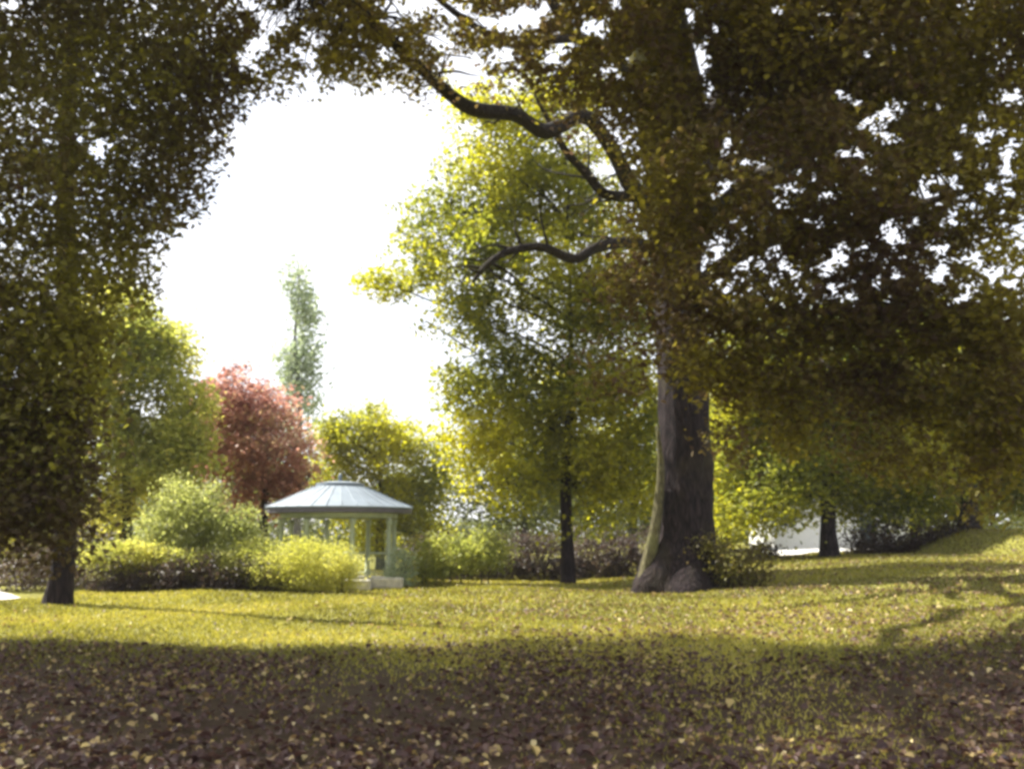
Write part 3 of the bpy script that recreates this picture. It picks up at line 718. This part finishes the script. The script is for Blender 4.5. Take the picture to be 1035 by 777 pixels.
def build_gazebo():
    d = 33.5
    f = foot(342, d)
    t = thing('gazebo', f, 'round park gazebo with low pale metal roof and slender columns', 'gazebo')
    t.rotation_euler.z = R(11)
    roofm = plain_mat('roof_lead', (.155, .19, .225), .55, .18, 1.4, .1, .1)
    soff = plain_mat('soffit', (.11, .10, .12), .7, .2, 4)
    colm = plain_mat('column_paint', (.46, .52, .36), .55, .2, 3)
    stone = plain_mat('stone', (.46, .43, .36), .85, .3, 6, bump=.4)
    n = 32
    local_part('plinth', lathe(n, [(2.15, -.12), (2.15, .12), (2.08, .16)]), stone, t)
    roof = local_part('roof', lathe(n, [(2.42, 2.4), (2.44, 2.45), (1.9, 2.68), (1.3, 2.95), (.86, 3.13), (.80, 3.15), (.78, 3.25), (.4, 3.31), (.0001, 3.33)]), roofm, t)
    seams = []
    for k in range(n):
        a = 2 * math.pi * k / n
        q = [Vector((r * math.cos(a), r * math.sin(a), z)) for r, z in ((2.44, 2.49), (1.9, 2.69), (1.3, 2.96), (.86, 3.14))]
        v, fc, _ = tube(q, [.009] * 4, 5, subdiv=1); seams.append((v, fc))
    local_part('roof_seams', join(seams), roofm, roof)
    local_part('finial', lathe(10, [(.05, 3.28), (.09, 3.34), (.05, 3.41), (.08, 3.48), (.02, 3.6)]), roofm, roof, True)
    local_part('soffit', lathe(n, [(2.40, 2.26), (2.41, 2.395), (.4, 2.396), (.4, 2.34)]), soff, t)
    local_part('eaves_beam', lathe(n, [(1.83, 2.12), (1.93, 2.12), (1.93, 2.255), (1.83, 2.255), (1.83, 2.12)], cap=False), colm, t)
    for k in range(8):
        a = 2 * math.pi * k / 8 + .2
        c = Vector((1.88 * math.cos(a), 1.88 * math.sin(a), 0))
        prof = [(.12, .16), (.12, .30), (.085, .34), (.078, 1.2), (.068, 1.88), (.10, 1.94), (.11, 2.08)]
        v, fc = lathe(10, prof); local_part('column', ([p + c for p in v], fc), colm, t, True)
    for k in range(8):
        a0, a1 = 2 * math.pi * k / 8 + .2, 2 * math.pi * (k + 1) / 8 + .2
        am = (a0 + a1) / 2
        if math.sin(am + R(11)) < -.55 and math.cos(am + R(11)) > 0: continue          # the way in, front right
        p0 = Vector((1.88 * math.cos(a0), 1.88 * math.sin(a0), 0)); p1 = Vector((1.88 * math.cos(a1), 1.88 * math.sin(a1), 0))
        dirv = (p1 - p0).normalized(); p0 = p0 + dirv * .1; p1 = p1 - dirv * .1
        parts = []
        for z, r in ((.95, .035), (.28, .025)):
            v, fc, _ = tube([p0 + Vector((0, 0, z)), p1 + Vector((0, 0, z))], [r, r], 6, subdiv=1); parts.append((v, fc))
        for j in range(1, 10):
            q = p0.lerp(p1, j / 10); v, fc, _ = tube([q + Vector((0, 0, .28)), q + Vector((0, 0, .94))], [.014, .014], 5, subdiv=1); parts.append((v, fc))
        local_part('railing', join(parts), colm, t)
    am = -math.pi / 2 + .62 - R(11)
    for i, (w, r, z) in enumerate(((1.5, 2.42, .04), (1.3, 2.26, .10))):
        v, fc = box((r, 0, z - .02), (.55, w, .12 + .08 * i))
        ca, sa = math.cos(am), math.sin(am)
        local_part('step', ([Vector((p.x * ca - p.y * sa, p.x * sa + p.y * ca, p.z)) for p in v], fc), stone, t, bevel=.02)
    # two pale stone blocks on the grass before the gazebo
    for px, dd, sx, lab in ((362, 30.2, .8, 'pale stone block on the grass next to the golden bush'), (392, 30.6, .95, 'wider pale stone block on the grass below the gazebo steps')):
        q = foot(px, dd)
        v, fc = box((0, 0, .16), (sx, .4, .32))
        o = link_mesh('stone_block', np.array([p[:] for p in v]), fc, stone); o.location = q
        b = o.modifiers.new('bevel', 'BEVEL'); b.width = .05; b.segments = 3
        tag(o, lab, 'stone block', 'stone blocks before the gazebo')

# ================================================================== HOUSE, WALL
def build_house():  # added building in place of an unidentified bright white gap
    d = 60.0
    f = foot(835, d); f.z = g1(f.x, d)
    t = thing('house', f, 'added white rendered house filling the bright gap under the right hand trees', 'house')
    white = plain_mat('white_render', (.88, .87, .85), .8, .04, 2)
    slate = plain_mat('slate', (.12, .125, .14), .6, .3, 5)
    dark = plain_mat('window_glass', (.03, .04, .05), .08, .1, 2)
    W, D, H = 7.6, 6.0, 3.2
    V = [(-W/2, -D/2, -.3), (W/2, -D/2, -.3), (W/2, D/2, -.3), (-W/2, D/2, -.3), (-W/2, -D/2, H), (W/2, -D/2, H), (W/2, D/2, H), (-W/2, D/2, H), (-W/2, 0, H + 1.9), (W/2, 0, H + 1.9)]
    local_part('wall', ([Vector(v) for v in V], [[0, 1, 5, 4], [1, 2, 6, 9, 5], [2, 3, 7, 6], [3, 0, 4, 8, 7]]), white, t)
    rf = []
    for s in (-1, 1):
        a = [Vector((-W/2 - .3, s * (D/2 + .35), H - .12)), Vector((W/2 + .3, s * (D/2 + .35), H - .12)), Vector((W/2 + .3, 0, H + 2.02)), Vector((-W/2 - .3, 0, H + 2.02))]
        up = Vector((0, 0, .12))
        v = a + [p + up for p in a]
        rf.append((v, [[0, 1, 2, 3], [4, 5, 6, 7], [0, 1, 5, 4], [1, 2, 6, 5], [2, 3, 7, 6], [3, 0, 4, 7]]))
    roof = local_part('roof', join(rf), slate, t)
    local_part('chimney', box((W/2 - .9, .5, H + 2.1), (.7, .5, 1.6)), plain_mat('chimney_brick', (.28, .13, .09), .9, .3, 9), roof)
    for x in (-3.0, 3.0):
        w = local_part('window', box((x, -D/2 - .02, 1.75), (1.0, .10, 1.15)), white, t)
        for sx in (-1, 1):
            local_part('pane', box((x + sx * .23, -D/2 - .075, 1.75), (.40, .03, 1.0)), dark, w)
    dr = local_part('door', box((1.5, -D/2 - .02, .85), (.9, .08, 2.1)), plain_mat('door_paint', (.05, .07, .09), .4, .1, 3), t)
    local_part('handle', box((1.85, -D/2 - .085, .9), (.04, .05, .14)), plain_mat('brass', (.5, .4, .2), .3, .1, 3, .8), dr)

# ================================================================== LIGHT, SKY, CAMERA
def build_light():
    w = bpy.data.worlds.new('World'); SC.world = w; w.use_nodes = True
    nt = w.node_tree; nt.nodes.clear(); L = nt.links.new
    out = nt.nodes.new('ShaderNodeOutputWorld')
    sky = nt.nodes.new('ShaderNodeTexSky'); sky.sky_type = 'NISHITA'; sky.sun_disc = False
    sky.sun_elevation = R(SUN_EL); sky.sun_rotation = R(SUN_AZ); sky.air_density = 1.0; sky.dust_density = 2.5; sky.ozone_density = 1
    bg = nt.nodes.new('ShaderNodeBackground'); bg.inputs['Strength'].default_value = .11
    tc = nt.nodes.new('ShaderNodeTexCoord')
    mp = nt.nodes.new('ShaderNodeMapping'); mp.inputs['Scale'].default_value = (1, 1, 2.2); L(tc.outputs['Generated'], mp.inputs[0])
    no = N(nt, 'ShaderNodeTexNoise', Scale=2.4, Detail=8.0, Roughness=.55); L(mp.outputs[0], no.inputs['Vector'])
    rp = ramp(nt, [(.30, (.15, .15, .15)), (.50, (.92, .92, .92))]); L(no.outputs['Fac'], rp.inputs[0])
    cl = N(nt, 'ShaderNodeMix', data_type='RGBA')
    L(rp.outputs[0], cl.inputs[0]); L(sky.outputs[0], cl.inputs[6]); cl.inputs[7].default_value = (4.6, 4.65, 4.9, 1)
    L(cl.outputs[2], bg.inputs['Color']); L(bg.outputs[0], out.inputs[0])
    s = bpy.data.lights.new('sun', 'SUN'); s.energy = 5.0; s.angle = R(.53); s.color = (1, .955, .86)
    o = bpy.data.objects.new('sun', s); COL.objects.link(o)
    o.rotation_euler = (-SUN).to_track_quat('-Z', 'Y').to_euler(); o.location = SUN * 60

def build_haze():
    V, Fc = box((0, 178, 14), (524, 490, 31.2))
    m, nt, out = newmat('haze_air')
    v = nt.nodes.new('ShaderNodeVolumePrincipled'); v.inputs['Color'].default_value = (.93, .95, 1, 1)
    v.inputs['Density'].default_value = .00028; v.inputs['Anisotropy'].default_value = .1
    nt.links.new(v.outputs[0], out.inputs['Volume'])
    o = link_mesh('haze', np.array([p[:] for p in V]), Fc, m)
    tag(o, 'thin bright autumn haze in the air', 'haze', kind='stuff')

def build_camera():
    c = bpy.data.cameras.new('camera'); c.sensor_width = 36; c.lens = 36 * F / PW
    c.clip_start = .1; c.clip_end = 1500
    o = bpy.data.objects.new('camera', c); COL.objects.link(o)
    o.location = (0, 0, CAMZ); o.rotation_euler = (R(90) + PITCH, 0, 0)
    SC.camera = o

build_ground(); build_path(); build_gap_gravel(); build_grass(); build_fallen()
build_main_tree(); build_left_tree(); build_trees(); build_wood()
build_shrubs(); build_gazebo(); build_house()
build_light(); build_camera(); build_haze()

SC.render.engine = 'CYCLES'
SC.view_settings.view_transform = 'Standard'; SC.view_settings.look = 'None'
SC.view_settings.exposure = 1.55; SC.view_settings.gamma = 1
SC.cycles.use_denoising = True
SC.cycles.max_bounces = 8; SC.cycles.diffuse_bounces = 4; SC.cycles.transmission_bounces = 6; SC.cycles.transparent_max_bounces = 4
SC.cycles.filter_width = 3.4
